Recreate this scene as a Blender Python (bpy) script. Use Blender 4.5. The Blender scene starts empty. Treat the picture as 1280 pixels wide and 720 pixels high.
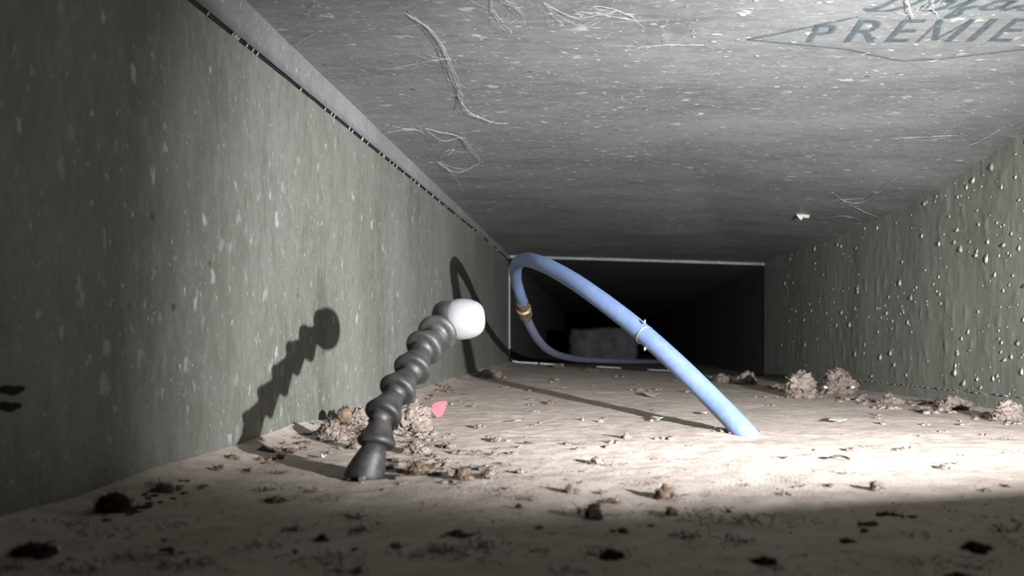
import bpy, bmesh, math, random
from mathutils import Vector, Matrix, noise

# ------------------------------------------------------------------ camera, light, exposure
S = bpy.context.scene
COL = S.collection
F, CX, CY = 950.0, 745.0, 428.0          # focal length in px, vanishing point of the duct (1280x720)

cam_d = bpy.data.cameras.new('camera')
cam = bpy.data.objects.new('camera', cam_d); COL.objects.link(cam)
cam.location = (0, 0, 0); cam.rotation_euler = (math.pi/2, 0, 0)
cam_d.sensor_width = 36; cam_d.lens = F/1280*36
cam_d.shift_x = -(CX-640)/1280; cam_d.shift_y = (CY-360)/1280
cam_d.clip_start = 0.005; cam_d.clip_end = 50
cam_d.dof.use_dof = True; cam_d.dof.focus_distance = 0.62; cam_d.dof.aperture_fstop = 13
S.camera = cam

w = bpy.data.worlds.new('world'); S.world = w; w.use_nodes = True
w.node_tree.nodes['Background'].inputs[0].default_value = (1.0, 0.80, 0.38, 1)
w.node_tree.nodes['Background'].inputs[1].default_value = 0.30

LPOS = Vector((0.262, 0.070, 0.022))      # hand torch held just outside the frame on the right
LDIR = Vector((-0.29, 1.0, -0.04))
ld = bpy.data.lights.new('torch_light', 'SPOT'); ld.energy = 105; ld.color = (0.975, 0.975, 1.0)
ld.spot_size = math.radians(92); ld.spot_blend = 1.0; ld.shadow_soft_size = 0.0045
lo = bpy.data.objects.new('torch_light', ld); COL.objects.link(lo)
lo.location = LPOS; lo.rotation_euler = LDIR.to_track_quat('-Z', 'Y').to_euler()

S.view_settings.view_transform = 'Standard'; S.view_settings.look = 'None'
S.view_settings.gamma = 1; S.view_settings.use_curve_mapping = False
S.view_settings.exposure = 0.0

# ------------------------------------------------------------------ geometry of the duct
XL, XR = -0.2065, 0.398
Y0, Y1 = 0.30, 1.80
def lerp(a, b, t): return a+(b-a)*t
def clampt(y): return max(-0.4, (y-Y0)/(Y1-Y0)) if y > Y0 else 0.0
def zcorner(y):
    t = min(clampt(y), 1.0)
    return (lerp(-.0644, -.049, t), lerp(-.0640, -.083, t), lerp(.198, .206, t), lerp(.204, .188, t))
def zfloor0(x, y):
    a, b, _, _ = zcorner(y); return lerp(a, b, (x-XL)/(XR-XL))
def zceil0(x, y):
    _, _, a, b = zcorner(y); return lerp(a, b, (x-XL)/(XR-XL))
def fbm(p, o=4):
    return noise.fractal(p, 1.0, 2.0, o, noise_basis='PERLIN_ORIGINAL')
def zfloor(x, y):
    z = zfloor0(x, y)
    bank = max(0, 1-(x-XL)/0.035)**2 * 0.007 * (0.6+0.6*noise.noise(Vector((y*9, 3, 0))))
    bankr = max(0, 1-(XR-x)/0.03)**2 * 0.004
    n = fbm(Vector((x*14, y*14, 1)))*0.0011 + fbm(Vector((x*90, y*90, 5)), 3)*0.00035
    return z + bank + bankr + n
def zceil(x, y):
    z = z0_ = zceil0(x, y)
    # faint cross-break creases pressed into the sheet
    ax, ay = .09, .78
    dx, dy = x-ax, y-ay
    b = (dx*.67-dy*.154)/.6875
    g = min(1.0, max(0.0, (y-.60)/.42)); g = g*g*(3-2*g)
    if b > 0: z -= 0.09*b*g
    a = (dx*.56+dy*.083)/.566
    if dy > 0 and a > 0 and b <= 0: z -= .05*min(a, -b)
    f_ = max(0.0, min(1.0, (y-1.35)/.42))
    return z0_ + (z-z0_)*(1-f_*f_*(3-2*f_))
def P(px, py, d): return Vector(((px-CX)/F*d, d, (CY-py)/F*d))
def on_floor(px, py):
    d = .07*F/max(5, py-CY)
    for _ in range(30):
        x = (px-CX)/F*d
        z = zfloor0(min(max(x, XL), XR), d); d = lerp(d, -z*F/max(5, py-CY), .7)
    x = min(max((px-CX)/F*d, XL+.002), XR-.002)
    return Vector((x, d, zfloor(x, d)))
def on_ceil(px, py, off=0.0):
    d = .2*F/(CY-py)
    for _ in range(30):
        x = (px-CX)/F*d; d = lerp(d, (zceil(x, d)-off)*F/(CY-py), .7)
    x = (px-CX)/F*d
    return Vector((x, d, zceil(x, d)-off))
def on_left(px, py, off=0.0):
    d = (XL+off)*F/(px-CX); return Vector((XL+off, d, (CY-py)/F*d))
def on_right(px, py, off=0.0):
    d = (XR-off)*F/(px-CX); return Vector((XR-off, d, (CY-py)/F*d))

# ------------------------------------------------------------------ materials
def mat(name, base=(.5, .5, .5), rough=.7, metal=0.0):
    m = bpy.data.materials.new(name); m.use_nodes = True
    b = m.node_tree.nodes['Principled BSDF']
    b.inputs['Base Color'].default_value = (*base, 1)
    b.inputs['Roughness'].default_value = rough; b.inputs['Metallic'].default_value = metal
    return m, m.node_tree, b
class NT:
    def __init__(s, nt): s.t = nt; s.n = nt.nodes; s.l = nt.links
    def new(s, typ, **kw):
        n = s.n.new(typ)
        for k, v in kw.items():
            if k.startswith('i_'):
                key = k[2:]; n.inputs[int(key) if key.isdigit() else key.replace('_', ' ')].default_value = v
            else: setattr(n, k, v)
        return n
    def link(s, a, b): s.l.new(a, b)
    def coord(s, scale=(1, 1, 1)):
        t = s.new('ShaderNodeTexCoord'); m = s.new('ShaderNodeMapping'); m.inputs['Scale'].default_value = scale
        s.link(t.outputs['Object'], m.inputs[0]); return m.outputs[0]
    def noise(s, vec, scale, detail=4, rough=.6):
        n = s.new('ShaderNodeTexNoise'); n.inputs['Scale'].default_value = scale
        n.inputs['Detail'].default_value = detail; n.inputs['Roughness'].default_value = rough
        s.link(vec, n.inputs['Vector']); return n.outputs['Fac']
    def ramp(s, fac, stops):
        r = s.new('ShaderNodeValToRGB'); e = r.color_ramp.elements
        while len(e) < len(stops): e.new(.5)
        for i, (p, c) in enumerate(stops):
            e[i].position = p; e[i].color = (*c, 1) if len(c) == 3 else c
        s.link(fac, r.inputs[0]); return r.outputs[0]
    def mix(s, f, a, b, mode='MIX'):
        n = s.new('ShaderNodeMix', data_type='RGBA', blend_type=mode)
        if isinstance(f, (int, float)): n.inputs[0].default_value = f
        else: s.link(f, n.inputs[0])
        for i, v in ((6, a), (7, b)):
            if isinstance(v, tuple): n.inputs[i].default_value = (*v, 1)
            else: s.link(v, n.inputs[i])
        return n.outputs[2]
    def math(s, op, a, b=0.0, clamp=False):
        n = s.new('ShaderNodeMath', operation=op); n.use_clamp = clamp
        for i, v in ((0, a), (1, b)):
            if isinstance(v, (int, float)): n.inputs[i].default_value = v
            else: s.link(v, n.inputs[i])
        return n.outputs[0]
    def mapr(s, v, a, b, c=0, d=1):
        n = s.new('ShaderNodeMapRange'); n.clamp = True
        s.link(v, n.inputs[0])
        for i, q in ((1, a), (2, b), (3, c), (4, d)): n.inputs[i].default_value = q
        return n.outputs[0]
    def bump(s, h, bsdf, dist=.001, strength=1.0):
        b = s.new('ShaderNodeBump'); b.inputs['Distance'].default_value = dist; b.inputs['Strength'].default_value = strength
        s.link(h, b.inputs['Height']); s.link(b.outputs[0], bsdf.inputs['Normal'])

def galvanised(name, dark, mid, light, stretch, fleck_col=(.50, .505, .48), density=.72, rough=.55,
               metal=.35, grain=(1, 1, 1), bumpd=.0006):
    """old galvanised sheet: cloudy grey zinc with pale oxide flecks"""
    m, nt, b = mat(name, mid, rough, metal); k = NT(nt)
    v = k.coord(grain)
    cloud = k.noise(v, 7, 5, .6); fine = k.noise(v, 260, 3, .6); streak = k.noise(v, 45, 4, .65)
    c = k.ramp(cloud, [(.34, dark), (.50, mid), (.68, light)])
    c = k.mix(k.mapr(streak, .35, .7, 0, .5), c, light)
    c = k.mix(k.mapr(fine, .3, .75, 0, .45), c, dark)
    c = k.mix(k.mapr(k.noise(v, 110, 5, .75), .5, .68, 0, .8), c, light)
    c = k.mix(k.mapr(k.noise(v, 70, 6, .8), .36, .5, .5, 0), c, dark)
    def flecks(scale, thr, r0, r1, wp=.010):
        vo = k.new('ShaderNodeTexVoronoi'); vo.inputs['Scale'].default_value = scale
        warp = k.new('ShaderNodeTexNoise'); warp.inputs['Scale'].default_value = 160
        vv = k.coord(stretch); k.link(vv, warp.inputs['Vector'])
        add = k.new('ShaderNodeVectorMath', operation='MULTIPLY_ADD')
        k.link(warp.outputs['Color'], add.inputs[0]); add.inputs[1].default_value = (wp, wp, wp)
        k.link(vv, add.inputs[2]); k.link(add.outputs[0], vo.inputs['Vector'])
        sep = k.new('ShaderNodeSeparateColor'); k.link(vo.outputs['Color'], sep.inputs[0])
        on = k.math('GREATER_THAN', sep.outputs[0], thr)
        rad = k.mapr(sep.outputs[1], 0, 1, r0, r1)
        f = k.math('SUBTRACT', rad, vo.outputs['Distance'])
        f = k.mapr(f, 0, .16, 0, 1)
        f = k.math('MULTIPLY', f, on)
        return k.math('MULTIPLY', f, k.mapr(sep.outputs[2], 0, 1, .25, 1))
    f1 = flecks(85, density-.06, .06, .38, .012); f2 = flecks(200, density-.02, .10, .36, .008); f3 = flecks(420, density-.1, .1, .4, .004)
    ff = k.math('MAXIMUM', k.math('MAXIMUM', f1, f2), k.math('MULTIPLY', f3, .6))
    c = k.mix(k.math('MULTIPLY', ff, .70), c, fleck_col)
    # a few dark pits
    pits = k.new('ShaderNodeTexVoronoi'); pits.inputs['Scale'].default_value = 26
    k.link(k.coord((1, 1, 1)), pits.inputs['Vector'])
    c = k.mix(k.mapr(pits.outputs['Distance'], .03, .07, .7, 0), c, (.04, .03, .02))
    k.link(c, b.inputs['Base Color'])
    k.link(k.mapr(ff, 0, 1, rough, rough-.15), b.inputs['Roughness'])
    h = k.math('ADD', k.math('MULTIPLY', ff, .8), k.math('ADD', k.math('MULTIPLY', streak, .5), k.math('MULTIPLY', fine, .15)))
    k.bump(h, b, bumpd, .8)
    return m

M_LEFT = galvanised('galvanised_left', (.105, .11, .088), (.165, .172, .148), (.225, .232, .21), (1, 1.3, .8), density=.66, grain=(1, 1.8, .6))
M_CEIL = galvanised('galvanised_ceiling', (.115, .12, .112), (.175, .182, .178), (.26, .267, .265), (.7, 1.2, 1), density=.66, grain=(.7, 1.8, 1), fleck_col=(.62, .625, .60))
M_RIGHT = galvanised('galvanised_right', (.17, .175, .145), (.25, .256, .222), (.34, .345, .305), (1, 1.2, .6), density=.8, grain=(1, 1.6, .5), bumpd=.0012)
M_TRIM = galvanised('galvanised_trim', (.15, .155, .15), (.21, .215, .215), (.27, .275, .28), (1, 1.2, .75), grain=(1, 1.4, .8))

def dust_mat(name, a, b_, c_, scale=60, bd=.0012, speck=True):
    m, nt, b = mat(name, b_, .95); k = NT(nt); v = k.coord()
    b.inputs['Specular IOR Level'].default_value = .1
    n1 = k.noise(v, scale, 6, .7); n2 = k.noise(v, 9, 4, .6); n3 = k.noise(v, 900, 2, .6)
    c = k.ramp(n1, [(.32, a), (.5, b_), (.72, c_)])
    c = k.mix(k.mapr(n2, .4, .7, 0, .5), c, a)
    if speck:
        vo = k.new('ShaderNodeTexVoronoi'); vo.inputs['Scale'].default_value = 130; k.link(v, vo.inputs['Vector'])
        sep = k.new('ShaderNodeSeparateColor'); k.link(vo.outputs['Color'], sep.inputs[0])
        on = k.math('GREATER_THAN', sep.outputs[0], .82)
        s_ = k.math('MULTIPLY', on, k.mapr(vo.outputs['Distance'], .12, .3, 1, 0))
        c = k.mix(k.math('MULTIPLY', s_, .55), c, (.16, .12, .09))
    k.link(c, b.inputs['Base Color'])
    h = k.math('ADD', n1, k.math('MULTIPLY', n3, .5)); k.bump(h, b, bd, .9)
    return m
M_FLOOR = dust_mat('dust_layer', (.31, .262, .222), (.425, .368, .325), (.49, .435, .395), 70, .0009)
M_FLUFF = dust_mat('grey_beige_fluff', (.085, .066, .052), (.17, .14, .12), (.27, .23, .205), 220, .0012, False)
M_FLUFFD = dust_mat('brown_fluff', (.07, .05, .035), (.13, .095, .068), (.22, .17, .13), 220, .0012, False)
M_FLUFFK = dust_mat('dark_fluff', (.02, .016, .014), (.05, .04, .033), (.10, .08, .07), 220, .0012, False)
M_DARK, nt_, b_ = mat('duct_in_painted_shade', (.022, .024, .022), .9); k_ = NT(nt_)  # missing light beyond the opening, painted as a near-black colour
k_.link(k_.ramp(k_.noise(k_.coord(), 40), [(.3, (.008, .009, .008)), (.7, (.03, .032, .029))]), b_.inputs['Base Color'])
M_DARKF, nt_, b_ = mat('dusty_floor_in_painted_shade', (.05, .045, .04), .95); k_ = NT(nt_)  # dusty floor beyond, colour darkened to stand for shade
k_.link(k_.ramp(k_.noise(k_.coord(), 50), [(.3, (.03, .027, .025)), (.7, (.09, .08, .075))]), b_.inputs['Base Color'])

M_RUB, nt_, b_ = mat('dusty_black_plastic', (.05, .05, .052), .55); k_ = NT(nt_); v_ = k_.coord()
k_.link(k_.mix(k_.mapr(k_.noise(v_, 120, 5, .7), .42, .75, 0, .5), (.016, .0155, .015), (.075, .070, .068)), b_.inputs['Base Color'])
k_.bump(k_.noise(v_, 500), b_, .0003, .6)
M_CAP, nt_, b_ = mat('milky_white_plastic', (.16, .16, .168), .5)
b_.inputs['Subsurface Weight'].default_value = .5; b_.inputs['Subsurface Radius'].default_value = (.01, .01, .01); b_.inputs['Subsurface Scale'].default_value = .6
k_ = NT(nt_); v_ = k_.coord()
k_.link(k_.mix(k_.mapr(k_.noise(v_, 90, 4), .45, .75, 0, .4), (.165, .166, .175), (.11, .109, .113)), b_.inputs['Base Color'])
M_BLUE, nt_, b_ = mat('pale_blue_tubing', (.08, .17, .44), .45); k_ = NT(nt_); v_ = k_.coord()
b_.inputs['Subsurface Weight'].default_value = .15; b_.inputs['Subsurface Radius'].default_value = (.004, .006, .01)
b_.inputs['Subsurface Scale'].default_value = .5
c_ = k_.mix(k_.mapr(k_.noise(v_, 130, 5, .7), .45, .7, 0, .35), (.10, .15, .28), (.22, .25, .31))
k_.link(c_, b_.inputs['Base Color'])
M_LAV, nt_, b_ = mat('dusty_lavender_tubing', (.27, .28, .44), .6); k_ = NT(nt_)
k_.link(k_.mix(k_.mapr(k_.noise(k_.coord(), 90, 5, .7), .4, .7, 0, .6), (.13, .135, .22), (.17, .16, .18)), b_.inputs['Base Color'])
M_BRASS, nt_, b_ = mat('dull_brass', (.40, .30, .16), .5, .6)
k_ = NT(nt_); k_.link(k_.ramp(k_.noise(k_.coord(), 200), [(.3, (.07, .055, .035)), (.7, (.26, .20, .12))]), b_.inputs['Base Color'])
M_PINK, nt_, b_ = mat('pink_paper', (.34, .05, .065), .8); k_ = NT(nt_)
k_.link(k_.ramp(k_.noise(k_.coord(), 300), [(.3, (.30, .042, .055)), (.7, (.38, .07, .09))]), b_.inputs['Base Color'])
M_FLAKE_LIP, nt_, b_ = mat('white_flake_and_lit_lip', (.45, .43, .40), .7); k_ = NT(nt_)  # also colours some joint lips as if catching light
k_.link(k_.ramp(k_.noise(k_.coord(), 300), [(.3, (.34, .31, .28)), (.7, (.50, .48, .45))]), b_.inputs['Base Color'])
M_FOIL, nt_, b_ = mat('crumpled_foil', (.8, .8, .78), .25, 1.0); k_ = NT(nt_); k_.bump(k_.noise(k_.coord(), 500), b_, .0005)
M_HOLE, nt_, b_ = mat('black_void', (.008, .007, .006), 1.0); k_ = NT(nt_)
k_.link(k_.ramp(k_.noise(k_.coord(), 100), [(.3, (.005, .004, .004)), (.7, (.012, .010, .009))]), b_.inputs['Base Color'])
M_WEB, nt_, b_ = mat('cobweb_silk', (.75, .74, .72), .8); k_ = NT(nt_)
k_.link(k_.ramp(k_.noise(k_.coord(), 200), [(.3, (.25, .25, .245)), (.7, (.45, .44, .43))]), b_.inputs['Base Color'])
tr_ = k_.new('ShaderNodeBsdfTransparent'); mx_ = k_.new('ShaderNodeMixShader'); mx_.inputs[0].default_value = .6
out_ = nt_.nodes['Material Output']
k_.link(tr_.outputs[0], mx_.inputs[1]); k_.link(b_.outputs[0], mx_.inputs[2]); k_.link(mx_.outputs[0], out_.inputs['Surface'])
M_INK, nt_, b_ = mat('faded_blue_ink', (.05, .075, .09), .6); k_ = NT(nt_); v_ = k_.coord()
k_.link(k_.ramp(k_.noise(v_, 120, 4), [(.3, (.035, .055, .068)), (.7, (.06, .088, .102))]), b_.inputs['Base Color'])
tr_ = k_.new('ShaderNodeBsdfTransparent'); mx_ = k_.new('ShaderNodeMixShader')
k_.link(k_.mapr(k_.noise(v_, 260, 4, .7), .35, .65, .78, .35), mx_.inputs[0])
k_.link(tr_.outputs[0], mx_.inputs[1]); k_.link(b_.outputs[0], mx_.inputs[2]); k_.link(mx_.outputs[0], nt_.nodes['Material Output'].inputs['Surface'])
M_INKL, nt_, b_ = mat('pale_blue_ink_wash', (.22, .30, .35), .6); k_ = NT(nt_); v_ = k_.coord()
k_.link(k_.ramp(k_.noise(v_, 120, 4), [(.3, (.18, .27, .33)), (.7, (.26, .34, .38))]), b_.inputs['Base Color'])
tr_ = k_.new('ShaderNodeBsdfTransparent'); mx_ = k_.new('ShaderNodeMixShader')
k_.link(k_.mapr(k_.noise(v_, 160, 4, .7), .35, .65, .75, .2), mx_.inputs[0])
k_.link(tr_.outputs[0], mx_.inputs[1]); k_.link(b_.outputs[0], mx_.inputs[2]); k_.link(mx_.outputs[0], nt_.nodes['Material Output'].inputs['Surface'])

# ------------------------------------------------------------------ builders
def obj(name, verts, faces, m, parent=None, smooth=True, loc=None):
    me = bpy.data.meshes.new(name); me.from_pydata([tuple(v) for v in verts], [], faces); me.update()
    if smooth: me.polygons.foreach_set('use_smooth', [True]*len(me.polygons))
    if m: me.materials.append(m)
    o = bpy.data.objects.new(name, me); COL.objects.link(o)
    if loc is not None: o.location = loc
    if parent: o.parent = parent
    return o
def tag(o, label=None, cat=None, group=None, kind=None):
    if label: o['label'] = label
    if cat: o['category'] = cat
    if group: o['group'] = group
    if kind: o['kind'] = kind
    return o
def structure(name, verts, faces, m, smooth=True):
    o = obj(name, verts, faces, m, smooth=smooth); o['kind'] = 'structure'; return o
def empty(name, loc):
    o = bpy.data.objects.new(name, None); COL.objects.link(o); o.location = loc; o.empty_display_size = .01; return o
class MB:
    def __init__(s): s.v = []; s.f = []
    def add(s, v, f):
        n = len(s.v); s.v += v; s.f += [tuple(i+n for i in q) for q in f]
    def box(s, a, b):
        x0, y0, z0 = a; x1, y1, z1 = b
        s.add([Vector(p) for p in ((x0,y0,z0),(x1,y0,z0),(x1,y1,z0),(x0,y1,z0),(x0,y0,z1),(x1,y0,z1),(x1,y1,z1),(x0,y1,z1))],
              [(0,3,2,1),(4,5,6,7),(0,1,5,4),(1,2,6,5),(2,3,7,6),(3,0,4,7)])
    def tube(s, pts, rad, n=8, cap=True):
        pts = [Vector(p) for p in pts]; N = len(pts)
        if not hasattr(rad, '__len__'): rad = [rad]*N
        T = [(pts[min(i+1, N-1)]-pts[max(i-1, 0)]).normalized() for i in range(N)]
        up = Vector((0, 0, 1)) if abs(T[0].z) < .9 else Vector((1, 0, 0))
        u = T[0].cross(up).normalized(); V = []; Fc = []
        for i in range(N):
            if i: u = (u - T[i]*u.dot(T[i])).normalized()
            w_ = T[i].cross(u)
            for j in range(n):
                a = 2*math.pi*j/n; V.append(pts[i]+(u*math.cos(a)+w_*math.sin(a))*rad[i])
        for i in range(N-1):
            for j in range(n):
                a, b = i*n+j, i*n+(j+1) % n; Fc.append((a, b, b+n, a+n))
        if cap: Fc += [tuple(range(n))[::-1], tuple((N-1)*n+j for j in range(n))]
        s.add(V, Fc)
    def lathe(s, base, axis, prof, n=32, noise_amp=0):
        axis = axis.normalized(); up = Vector((0, 0, 1)) if abs(axis.z) < .9 else Vector((0, 1, 0))
        u = axis.cross(up).normalized(); w_ = axis.cross(u); V = []; Fc = []
        for (h, r) in prof:
            for j in range(n):
                a = 2*math.pi*j/n
                V.append(base+axis*h+(u*math.cos(a)+w_*math.sin(a))*r)
        for i in range(len(prof)-1):
            for j in range(n):
                a, b = i*n+j, i*n+(j+1) % n; Fc.append((a, b, b+n, a+n))
        Fc += [tuple(range(n))[::-1], tuple((len(prof)-1)*n+j for j in range(n))]
        s.add(V, Fc)
    def build(s, name, m, parent=None, smooth=True, loc=None):
        v = s.v if loc is None else [p-Vector(loc) for p in s.v]
        return obj(name, v, s.f, m, parent, smooth, loc)
def bez(pts, n=10):
    """Catmull-Rom through the points"""
    P_ = [Vector(p) for p in pts]; out = []
    for i in range(len(P_)-1):
        p0 = P_[max(i-1, 0)]; p1 = P_[i]; p2 = P_[i+1]; p3 = P_[min(i+2, len(P_)-1)]
        for j in range(n):
            t = j/n
            out.append(.5*((2*p1)+(p2-p0)*t+(2*p0-5*p1+4*p2-p3)*t*t+(3*p1-p0-3*p2+p3)*t**3))
    out.append(P_[-1]); return out
def grid(fn, us, vs):
    V = [fn(u, v) for v in vs for u in us]; nu = len(us)
    Fc = [(j*nu+i, j*nu+i+1, (j+1)*nu+i+1, (j+1)*nu+i) for j in range(len(vs)-1) for i in range(nu-1)]
    return V, Fc
def lin(a, b, n): return [a+(b-a)*i/(n-1) for i in range(n)]
def flip(f): return [q[::-1] for q in f]

# ------------------------------------------------------------------ setting
YB = -0.35                                     # the duct runs on behind the camera
ys = lin(YB, 0.15, 30)[:-1]+lin(.15, 1.0, 260)[:-1]+lin(1.0, Y1, 120)
V, Fc = grid(lambda x, y: Vector((x, y, zfloor(x, y))), lin(XL, XR, 210), ys)
structure('floor', V, Fc, M_FLOOR)
V, Fc = grid(lambda x, y: Vector((x, y, zceil(x, y) + fbm(Vector((x*6, y*6, 9)), 2)*.0006)), lin(XL, XR, 90), lin(YB, Y1, 200))
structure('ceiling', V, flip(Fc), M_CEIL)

def seam_z(y):                                 # long slit between left wall and its folded top strip
    return lerp(.1745, .1935, min(1, max(0, (y-.388)/(1.4-.388))))
def left_fn(t, y):
    z0 = zfloor0(XL, y)-.004; z1 = seam_z(y)-.0008-.0004*(1+noise.noise(Vector((y*60, 0, 0))))-.0004
    z = lerp(z0, z1, t)
    return Vector((XL + fbm(Vector((y*5, z*5, 2)), 2)*.0005, y, z))
V, Fc = grid(left_fn, lin(0, 1, 40), lin(YB, Y1, 220))
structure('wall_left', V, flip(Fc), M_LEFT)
def strip_fn(t, y):
    z = lerp(seam_z(y)+.0009+.0003*noise.noise(Vector((y*80, 4, 0))), zceil0(XL, y)+.001, t)
    return Vector((XL+.0012+.0012*t, y, z))
V, Fc = grid(strip_fn, lin(0, 1, 4), lin(YB, Y1, 300))
# give the strip a folded lower edge
n4 = 4; nb = len(V)
for j in range(300): V.append(V[j*n4]+Vector((-.003, 0, .0)))
Fc += [(j*n4, nb+j, nb+j+1, (j+1)*n4) for j in range(299)]
structure('trim_1', V, flip(Fc), M_TRIM)
mb = MB(); mb.box((XL-.006, YB, .16), (XL-.0035, Y1, .215)); o = mb.build('trim_2', M_HOLE, smooth=False); o['kind'] = 'structure'
# lint bridging the slit
random.seed(4); mb = MB()
for i in range(60):
    y = random.uniform(.38, 1.6); z = seam_z(y); l = random.uniform(.001, .004)
    mb.tube([Vector((XL+.0005, y, z-.0020)), Vector((XL+.001, y+l/2, z+.0002)), Vector((XL+.0012, y+l, z+.0016))], .0005, 5)
o = mb.build('seam_lint', M_TRIM, bpy.data.objects['wall_left']); o['kind'] = 'stuff'

def right_fn(t, y):
    z0 = zcorner(y)[1]+.017; z1 = zceil0(XR, y)-.02
    z1 = zceil(XR, y)+.002
    z = lerp(z0, z1, t)
    b = fbm(Vector((y*70, z*40, 7)), 4)
    return Vector((XR - .0002*b - max(0, b-.3)*.0011, y, z))
V, Fc = grid(right_fn, lin(0, 1, 130), lin(YB, .5, 60)[:-1]+lin(.5, Y1, 420))
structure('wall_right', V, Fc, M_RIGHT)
V, Fc = grid(lambda t, y: Vector((XR-.0015-(.0012 if t > .9 else 0)-.0004*noise.noise(Vector((y*70, t*3, 0))), y, zcorner(y)[1]-.006+.0235*t+.0006*noise.noise(Vector((y*40, 0, 0))))),
             lin(0, 1, 7), lin(YB, Y1, 300))
n7 = 7; nb = len(V)
for j in range(300): V.append(V[j*n7+6]+Vector((.004, 0, .0004)))
Fc += [(j*n7+6, nb+j, nb+j+1, (j+1)*n7+6) for j in range(299)]
structure('baseboard_right', V, Fc, M_RIGHT)
mb = MB(); random.seed(14)
pp = [Vector((XR-.0034, y, zcorner(y)[1]+.0180+.0008*noise.noise(Vector((y*50, 0, 3))))) for y in lin(.5, 1.35, 120)]
for i in range(0, 119, 2):
    if random.random() < .8: mb.tube(pp[i:i+3], .0006*random.uniform(.5, 1.5), 5)
o = mb.build('seam_lint', M_TRIM, bpy.data.objects['baseboard_right']); o['kind'] = 'stuff'

# adhesive drips and dust nibs on the right wall: far too many to count
mb = MB(); random.seed(21)
def nib(c, nrm, ru, rv, h, sag):
    n = 8; t1 = Vector((0, 1, 0)) if abs(nrm.y) < .5 else Vector((1, 0, 0)); t2 = nrm.cross(t1)
    V = []; ph = random.random()*6
    for (s, hh) in ((1.15, -.1), (.9, .35), (.5, .85)):
        for j in range(n):
            a = 2*math.pi*j/n; q = 1+.25*math.sin(2*a+ph)
            V.append(c+t1*(ru*s*math.cos(a)*q)+t2*(rv*s*math.sin(a)*q)+nrm*(h*hh)+Vector((0, 0, -sag*hh)))
    V.append(c+nrm*h+Vector((0, 0, -sag)))
    Fc = []
    for i in range(2):
        for j in range(n): Fc.append((i*n+j, i*n+(j+1) % n, (i+1)*n+(j+1) % n, (i+1)*n+j))
    for j in range(n): Fc.append((2*n+j, 2*n+(j+1) % n, 3*n))
    mb.add(V, Fc)
for i in range(620):
    px = random.uniform(975, 1330); py = random.uniform(150, 500)
    p = on_right(px, py, .0)
    if p.z < zcorner(p.y)[1]+.02 or p.z > zceil(XR, p.y)-.004: continue
    if noise.noise(Vector((p.y*5, p.z*12, 0))) < random.uniform(-.5, .15): continue
    s = random.choice((.35, .4, .5, .6, .7, 1.0))
    nib(p, Vector((-1, 0, 0)), .0022*s, .0024*s*random.uniform(.8, 2.0), .0022*s, .0018*s)
o = mb.build('adhesive_nibs', M_RIGHT, bpy.data.objects['wall_right']); o['kind'] = 'stuff'
# nibs and curled zinc flakes on ceiling
mb = MB(); random.seed(22)
for i in range(130):
    p = on_ceil(random.uniform(420, 1290), random.uniform(-10, 250))
    if not (XL+.01 < p.x < XR-.01): continue
    s = random.uniform(.35, 1.0)
    nib(p, Vector((0, 0, -1)), .0012*s, .0026*s, .0006*s, 0)
for px, py in ((1000, 272),):
    pass
o = mb.build('zinc_nibs', M_CEIL, bpy.data.objects['ceiling']); o['kind'] = 'stuff'

# two dark tears low on the left wall near the camera
for (x0, y0, x1, y1, h) in ((2, 488, 32, 487, .0032), (0, 508, 28, 508, .0032)):
    a = on_left(x0, y0, .0008); b = on_left(x1, y1, .0008); mb = MB()
    pts = [a.lerp(b, t)+Vector((0, 0, .0004*math.sin(t*9))) for t in lin(0, 1, 9)]
    rr = [h*.5*math.sin(math.pi*min(1, .12+t*.85))**.5 for t in lin(0, 1, 9)]
    mb.tube(pts, rr, 8)
    o = mb.build('dark_tear', M_HOLE, bpy.data.objects['wall_left'])
    for v in o.data.vertices: v.co.x = XL+.0006+(v.co.x-XL-.0006)*.12

# end joint of this duct length and the duct beyond it, its shade painted dark
def joint(name, pts, r, m):
    mb = MB(); mb.tube(pts, r, 6); o = mb.build(name, m); o['kind'] = 'structure'; return o
a, b, c, d = zcorner(Y1)
yj = Y1-.004
joint('trim_3', [Vector((XL+.002, yj, z)) for z in lin(a+.018, c-.03, 12)], .0016, M_FLAKE_LIP)  # pale colour stands for light caught on the sheet edge
joint('trim_4', [Vector((x, yj, zceil(x, Y1)-.004+.0012*noise.noise(Vector((x*20, 0, 0))))) for x in lin(XL+.06, XR-.006, 30)], .0022, M_TRIM)
for i, (x0, x1) in enumerate(((XL+.01, XL+.07), (XL+.074, XL+.13), (.0, .06), (.12, .20))):
    joint('trim_%d' % (5+i), [Vector((x, yj-.01, zfloor(x, Y1)+.0035)) for x in lin(x0, x1, 8)], .0022, M_FLAKE_LIP if i < 2 else M_TRIM)  # left two lips also painted pale like lit edges
YE = 5.0
def far(name, p00, p10, m, fl):
    V, Fc = grid(lambda t, y: p00.lerp(p10, t)+Vector((0, y-Y1, 0)), lin(0, 1, 20), lin(Y1-.004, YE, 40))
    structure(name, V, flip(Fc) if fl else Fc, m)
i_ = .003
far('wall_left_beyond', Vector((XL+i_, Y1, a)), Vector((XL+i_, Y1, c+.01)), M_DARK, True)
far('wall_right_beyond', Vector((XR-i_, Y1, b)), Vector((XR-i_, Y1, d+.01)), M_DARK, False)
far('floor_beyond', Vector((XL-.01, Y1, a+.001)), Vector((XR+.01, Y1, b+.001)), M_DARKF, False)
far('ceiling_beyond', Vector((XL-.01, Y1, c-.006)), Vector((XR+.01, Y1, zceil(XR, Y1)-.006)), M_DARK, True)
mb = MB(); mb.box((XL-.01, YE, -.1), (XR+.01, YE+.01, .22)); o = mb.build('wall_back', M_DARK, smooth=False); o['kind'] = 'structure'
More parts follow.
